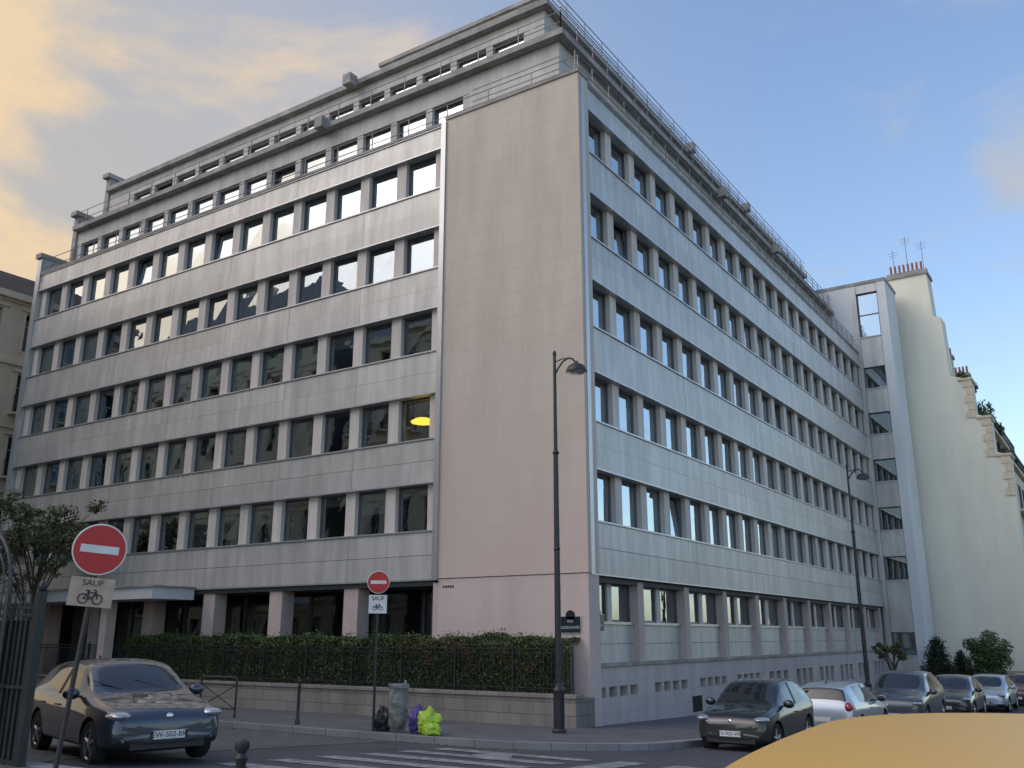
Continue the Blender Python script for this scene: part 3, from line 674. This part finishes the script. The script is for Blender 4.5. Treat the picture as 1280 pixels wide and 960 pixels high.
    for sg in (-1,1):
        d.ell((L/2-.20,sg*hw*.755,.715*sH),(.22,.165,.065),'lens'); d.ell((L/2-.085,sg*hw*.70,.37),(.06,.10,.045),'plastic'); d.ell((L/2-.07,sg*hw*.70,.37),(.055,.05,.03),'lens')
        d.ell((-L/2+.13,sg*hw*.80,.86*sH),(.12,.11,.14),'tail')
        d.ell((L/2-.35*L,sg*(hw+.07),.98*sH),(.075,.12,.085),pm); d.ell((L/2-.35*L-.03,sg*(hw+.07),.98*sH),(.06,.105,.07),'plastic')
        d.box(L/2-.35*L-.02,L/2-.35*L+.02,min(sg*hw*.9,sg*(hw+.02)),max(sg*hw*.9,sg*(hw+.02)),.92*sH,.95*sH,'plastic')
        for hx in (.56,.76): d.box(L/2-hx*L-.09,L/2-hx*L+.09,min(sg*(hw*.97),sg*(hw+.012)),max(sg*(hw*.97),sg*(hw+.012)),.775*sH,.80*sH,pm)
    d.hexa([(L/2-.10,-.46,.50),(L/2-.10,.46,.50),(L/2-.022,.30,.50),(L/2-.022,-.30,.50),(L/2-.15,-.52,.63),(L/2-.15,.52,.63),(L/2-.03,.36,.63),(L/2-.03,-.36,.63)],'plastic')
    for z in (.53,.565,.60): d.box(L/2-.05,L/2-.016,-.30,.30,z,z+.008,'chrome')
    d.box(L/2-.2,L/2-.008,-.52,.52,.25,.355,'plastic')
    d.box(L/2-.03,L/2+.01,-.26,.26,.375,.485,'signwhite'); d.box(L/2-.03,L/2+.012,.225,.26,.376,.484,'plaque'); d.box(L/2-.03,L/2+.012,-.26,-.225,.376,.484,'plaque')
    d.ell((L/2-.03,0,.665),(.02,.05,.05),'chrome')
    d.box(-L/2-.01,-L/2+.05,-.26,.26,.5,.61,'signwhite')
    if fin: d.ell((-.30*L,0,H-.02),(.05,.02,.06),'plastic')
    for yy_ in (-.25,.35): d.cyl((L/2-.285*L,yy_,1.01*sH),(L/2-.335*L,yy_-.42,1.13*sH+.03),.008,.006,'plastic',5)
    d.build('fittings',E,smooth=True)
    if plate: text(plate,.10,(L/2+.0125,0,.43),(rad(90),0,rad(90)),'plastic',E,'number_plate_text')
    return E
UH=rad(-90)
car('parked_car',-.55,-14.0,rad(-15),(.045,.058,.08),3.96,1.74,1.40,'EW-502-BR',sub=2,metal=.6)
car('parked_car.001',5.45,-2.1,UH,(.006,.006,.007),3.5,1.63,1.45,'FX-925-WB',sub=2,metal=0)
car('parked_car.002',5.75,3.7,rad(90),(.42,.47,.52),4.1,1.74,1.42,sub=2)
car('parked_car.003',6.2,9.8,UH,(.07,.08,.085),4.3,1.80,1.58,'CB-318-KL',sub=2,kind='suv')
car('parked_car.004',6.6,16.4,UH,(.03,.035,.045),4.2,1.76,1.48,'DA-771-QT',sub=1)
car('parked_car.005',7.0,23.0,UH,(.40,.47,.55),4.4,1.8,1.46,'BN-204-RS',sub=1)
car('parked_car.006',7.5,30,UH,(.10,.03,.03),4.2,1.76,1.46,sub=1)
car('parked_car.007',8.0,37,UH,(.05,.05,.05),4.2,1.76,1.46,sub=1)
car('yellow_car',12.62,-19.88,rad(90),(.66,.37,.055),4.1,1.76,1.485,sub=3,metal=0,coat=.35,crough=.35,rough=.5,fin=False)

# ------------------------------------------------------------------ street furniture
def lamp(name,x,y,head,H=9.4):
    z=gz(y)+.12; E=empty(name,(x,y,z),(0,0,head)); p=MB()
    p.lathe([(.17,0),(.17,.06),(.13,.10),(.13,.9),(.145,.95),(.10,1.02),(.085,1.1)],'black',18)
    p.cyl((0,0,1.0),(0,0,H*.72),.082,.06,'black',14); p.cyl((0,0,H*.72),(0,0,H),.05,.038,'black',12)
    for h in (H*.46,H*.72): p.lathe([(.06,h-.05),(.09,h),(.06,h+.05)],'black',14)
    p.ell((0,0,H+.03),(.05,.05,.09),'black')
    pts=[Vector((0,0,H-.55)),Vector((.10,0,H-.36)),Vector((.22,0,H-.20)),Vector((.36,0,H-.12)),Vector((.48,0,H-.15)),Vector((.56,0,H-.26))]
    p.tube(pts,.024,'black'); p.tube([Vector((0,0,H-.2)),Vector((.2,0,H-.13)),Vector((.36,0,H-.12))],.015,'black',6)
    p.lathe([(.03,H-.22),(.05,H-.28),(.12,H-.30),(.21,H-.36),(.27,H-.47),(.28,H-.50),(.25,H-.50)],'black',22,'Z',(.58,0,0))
    p.lathe([(.25,H-.50),(.18,H-.56),(0,H-.58)],'lens',22,'Z',(.58,0,0))
    p.box(-.07,.07,-.135,-.125,.3,.75,'plastic')
    p.build('post_and_lantern',E,smooth=True)
lamp('street_lamp',1.22,-3.65,rad(15),9.2); lamp('street_lamp.001',3.8,15.2,rad(15)); lamp('street_lamp.002',5.5,42.5,rad(10),9.2); lamp('street_lamp.003',7,70,rad(0))

def bike(mb,c,s,k):
    cx,cz=c; P_=lambda x,z:(cx+x*s,-.014,cz+z*s)
    for wx in (-.32,.32):
        pts=[P_(wx+.22*math.cos(t*math.pi/9),-.1+.22*math.sin(t*math.pi/9)) for t in range(19)]; mb.tube(pts,.03*s,k,5)
    mb.tube([P_(-.32,-.1),P_(-.12,.2),P_(.24,.2),P_(0,-.1),P_(-.32,-.1)],.03*s,k,5); mb.tube([P_(.32,-.1),P_(.2,.32),P_(.1,.34)],.03*s,k,5); mb.tube([P_(0,-.1),P_(-.15,.28)],.03*s,k,5); mb.tube([P_(-.24,.29),P_(-.06,.29)],.035*s,k,5)
def sign(name,x,y,rz,r,hc,lean,plq,pz,z=None):
    z=gz(y)+.12 if z is None else z; E=empty(name,(x,y,z),(0,lean,rz)); p=MB()
    p.cyl((0,.04,-.3),(0,.04,hc+r*.9),.03,.03,'black' ,12)
    p.build('post',E,smooth=True); q=MB()
    q.lathe([(0,-.012),(r*.985,-.012),(r,-.006),(r,.004),(r*.9,.008),(0,.008)],'signwhite',40,'Y',(0,0,hc))
    q.lathe([(0,-.015),(r*.94,-.015),(r*.94,-.011)],'red',40,'Y',(0,0,hc))
    q.box(-r*.70,r*.70,-.019,-.014,hc-r*.15,hc+r*.15,'signwhite')
    q.lathe([(0,.010),(r*.9,.010),(r*.9,.007)],'steel',40,'Y',(0,0,hc)); q.build('disc',E)
    b=MB(); hw_=r*.80; hh_=pz/2; zc=hc-r-.03-hh_
    b.box(-hw_,hw_,-.010,.006,zc-hh_,zc+hh_,plq)
    bike(b,(0,zc-hh_*.32),hw_*1.0,'plastic'); b.build('plate',E)
    text('SAUF',hh_*.62,(0,-.0125,zc+hh_*.62),(rad(90),0,0),'plastic',E)
sign('no_entry_sign',2.33,-16.75,rad(58),.31,2.60,rad(4.5),'signdirty',.34)
sign('no_entry_sign.001',-1.28,-7.3,rad(41),.25,3.15,0,'signwhite',.40)

def bollard(name,x,y,h=1.0):
    E=MB(); z=gz(y)+.12
    E.lathe([(.06,z-.1),(.06,z+.08),(.04,z+.12),(.036,z+h-.16),(.05,z+h-.13),(.03,z+h-.10),(.055,z+h-.06),(.05,z+h-.02),(.02,z+h),(0,z+h)],'black',16,'Z',(x,y,0)); E.build(name,smooth=True)
bollard('bollard',-4.0,-6.9); bollard('bollard.001',7.32,-18.4,.86); bollard('bollard.002',-11,-7.2)
B=MB(); bz=gz(-6.2)+.12; bx0,bx1,by=-8.3,-6.9,-6.3
B.tube([(bx0,by,bz-.1),(bx0,by,bz+.95),(bx0+.05,by,bz+1.0),(bx1-.05,by,bz+1.0),(bx1,by,bz+.95),(bx1,by,bz-.1)],.026,'black',10)
B.tube([(bx0,by,bz+.22),(bx1,by,bz+.22)],.018,'black'); B.tube([(bx0,by,bz+.82),(bx1,by,bz+.22)],.014,'black'); B.tube([(bx0,by,bz+.22),(bx1,by,bz+.82)],.014,'black'); B.tube([(bx0,by,bz+.82),(bx1,by,bz+.82)],.016,'black')
B.build('crowd_barrier',smooth=True)
F2=MB(); fy=-16.35; fz=.12; q_=-.16
F2.box(.86,.96,fy-.05,fy+.05,fz-.1,2.42+q_,'black'); F2.ell((.91,fy,2.48+q_),(.06,.06,.08),'black')
x=.78
while x>-9:
    F2.box(x-.012,x+.012,fy-.012,fy+.012,fz,2.26+q_,'black'); F2.cyl((x,fy,2.26+q_),(x,fy,2.44+q_),.02,.002,'black',6); x-=.12
for z in (.3,1.2,2.1,2.2): F2.box(-9,.86,fy-.02,fy+.02,fz+z-.12+q_,fz+z-.08+q_,'black')
F2.box(-9,.86,fy+.015,fy+.02,fz+.05,1.9,'black')
F2.build('iron_fence.001')
AR=MB()
ac=(-.45,2.25)
for rr in (.75,.6,.45,.3):
    pts=[Vector((ac[0]+rr*math.cos(t*math.pi/14),fy-.1,ac[1]+rr*1.15*math.sin(t*math.pi/14))) for t in range(15)]
    AR.tube(pts,.016 if rr<.7 else .028,'black',6)
for t in range(1,14):
    a=t*math.pi/14; AR.cyl((ac[0]+.3*math.cos(a),fy-.1,ac[1]+.345*math.sin(a)),(ac[0]+.75*math.cos(a),fy-.1,ac[1]+.8625*math.sin(a)),.010,.010,'black',5)
for s_ in (-.75,.75): AR.cyl((ac[0]+s_,fy-.1,fz),(ac[0]+s_,fy-.1,ac[1]+.05),.03,.03,'black',8)
AR.build('arched_iron_gate')
def crumple(c,r,k,seed,name):
    b=MB(); o=Vector((seed*7.1,seed*3.3,seed))
    def fn(u):
        return 1+.32*noise.noise(u*1.8+o)+.16*noise.noise(u*5+o)+.08*noise.noise(u*13+o)
    b.ell((0,0,0),r,k,48,30,fn)
    ob=b.build(name,smooth=True); ob.location=c; return ob
gzz=gz(-7.2)+.12
TB=empty('litter_bin',(-.85,-7.0,gzz)); tb=MB()
tb.cyl((0,.22,0),(0,.22,1.05),.03,.03,'steel',10); tb.lathe([(.20,.94),(.225,.94),(.225,.98),(.20,.98),(.20,.94)],'steel',24)
i0=len(tb.v)
tb.lathe([(0,.02),(.13,.04),(.19,.12),(.22,.3),(.20,.5),(.22,.62),(.19,.8),(.205,.88),(.215,.97),(.235,.90)],'bagC',30)
for i in range(i0,len(tb.v)):
    v=Vector(tb.v[i]); q=1+.22*noise.noise(v*5)+.12*noise.noise(v*13); tb.v[i]=(v.x*q,v.y*q,v.z)
tb.build('bin_and_liner',TB,smooth=True)
crumple((.12,-7.15,gzz+.23),(.24,.22,.29),'bagG',1,'rubbish_bag'); crumple((.36,-7.35,gzz+.11),(.20,.17,.14),'bagG',5,'rubbish_bag.001')
crumple((-.28,-7.05,gzz+.24),(.16,.19,.30),'bagP',2,'rubbish_bag.002'); crumple((-1.22,-7.05,gzz+.20),(.19,.2,.28),'bagK',3,'rubbish_bag.003')
d=MB()
for i in range(220):
    x=random.uniform(-9,4); y=-7.9-abs(random.gauss(0,.12)); s_=random.uniform(.015,.05); d.poly([(x,y,gz(y)+.01),(x+s_,y+.01,gz(y)+.02),(x+s_,y+s_,gz(y)+.012),(x,y+s_,gz(y)+.022)],'leafR')
d.build('fallen_leaves')

# ------------------------------------------------------------------ sky & sun
SE=rad(42); sv=Vector((-.66,-.75,0)).normalized()
az=math.atan2(sv.x,sv.y)
wd=bpy.data.worlds.new('World'); S.world=wd; wd.use_nodes=True; nt=wd.node_tree; L=nt.links
bg=nt.nodes['Background']; bg.inputs['Strength'].default_value=.15
sk=nd(nt,'ShaderNodeTexSky'); sk.sky_type='NISHITA'; sk.sun_disc=False; sk.sun_elevation=SE; sk.sun_rotation=az; sk.air_density=1.1; sk.dust_density=1.2; sk.ozone_density=1.5
tn=nd(nt,'ShaderNodeMix',data_type='RGBA',blend_type='MULTIPLY'); tn.inputs[0].default_value=1; tn.inputs[7].default_value=(1.6,1.6,1.6,1); L.new(sk.outputs[0],tn.inputs[6])
tc=nd(nt,'ShaderNodeTexCoord'); sx=nd(nt,'ShaderNodeSeparateXYZ'); L.new(tc.outputs['Generated'],sx.inputs[0])
zc=nd(nt,'ShaderNodeMath',operation='MAXIMUM'); L.new(sx.outputs[2],zc.inputs[0]); zc.inputs[1].default_value=0
za=nd(nt,'ShaderNodeMath',operation='ADD'); L.new(zc.outputs[0],za.inputs[0]); za.inputs[1].default_value=.22
dv=nd(nt,'ShaderNodeVectorMath',operation='DIVIDE'); cz=nd(nt,'ShaderNodeCombineXYZ')
for i in range(3): L.new(za.outputs[0],cz.inputs[i])
L.new(tc.outputs['Generated'],dv.inputs[0]); L.new(cz.outputs[0],dv.inputs[1])
nn=nd(nt,'ShaderNodeTexNoise'); nn.inputs['Scale'].default_value=2.3; nn.inputs['Detail'].default_value=10; nn.inputs['Roughness'].default_value=.56; nn.inputs['Distortion'].default_value=.3
L.new(dv.outputs[0],nn.inputs['Vector'])
dt=nd(nt,'ShaderNodeVectorMath',operation='DOT_PRODUCT'); L.new(tc.outputs['Generated'],dt.inputs[0]); dt.inputs[1].default_value=(-.99,.12,0)
pr=nd(nt,'ShaderNodeMapRange',interpolation_type='SMOOTHSTEP'); pr.inputs[1].default_value=.30; pr.inputs[2].default_value=.90; L.new(dt.outputs['Value'],pr.inputs[0])
lo=nd(nt,'ShaderNodeMath',operation='MULTIPLY_ADD'); L.new(pr.outputs[0],lo.inputs[0]); lo.inputs[1].default_value=.17; L.new(nn.outputs['Fac'],lo.inputs[2])
mk_=nd(nt,'ShaderNodeMapRange',interpolation_type='SMOOTHSTEP'); mk_.inputs[1].default_value=.56; mk_.inputs[2].default_value=.72; mk_.inputs[4].default_value=.88; L.new(lo.outputs[0],mk_.inputs[0])
cc=nd(nt,'ShaderNodeMix',data_type='RGBA'); cc.inputs[6].default_value=(3.4,3.6,4.0,1); cc.inputs[7].default_value=(6.2,4.6,2.8,1); L.new(pr.outputs[0],cc.inputs[0])
hz=nd(nt,'ShaderNodeMix',data_type='RGBA'); L.new(tn.outputs[2],hz.inputs[6]); hz.inputs[7].default_value=(3.6,3.25,2.75,1)
hf=nd(nt,'ShaderNodeMath',operation='MULTIPLY'); L.new(pr.outputs[0],hf.inputs[0]); hf.inputs[1].default_value=.85; L.new(hf.outputs[0],hz.inputs[0])
fm=nd(nt,'ShaderNodeMix',data_type='RGBA'); L.new(hz.outputs[2],fm.inputs[6]); L.new(cc.outputs[2],fm.inputs[7]); L.new(mk_.outputs[0],fm.inputs[0])
L.new(fm.outputs[2],bg.inputs['Color'])
sl=bpy.data.lights.new('sun','SUN'); sl.energy=.9; sl.angle=rad(60); sl.color=(1,.80,.62)
so_=bpy.data.objects.new('sun',sl); COL.objects.link(so_)
d3=Vector((sv.x*math.cos(SE),sv.y*math.cos(SE),math.sin(SE))); so_.rotation_euler=d3.to_track_quat('Z','Y').to_euler(); so_.location=(-40,-30,60)

# ------------------------------------------------------------------ camera
cam=bpy.data.cameras.new('camera'); co=bpy.data.objects.new('camera',cam); COL.objects.link(co)
co.location=(12.88,-23.26,1.7); co.rotation_euler=(rad(90+15.3),0,rad(33.5)); cam.sensor_width=36; cam.lens=36*1150/1280; cam.clip_end=2000; cam.clip_start=.05
S.camera=co
S.view_settings.view_transform='Standard'; S.view_settings.look='None'; S.view_settings.exposure=0
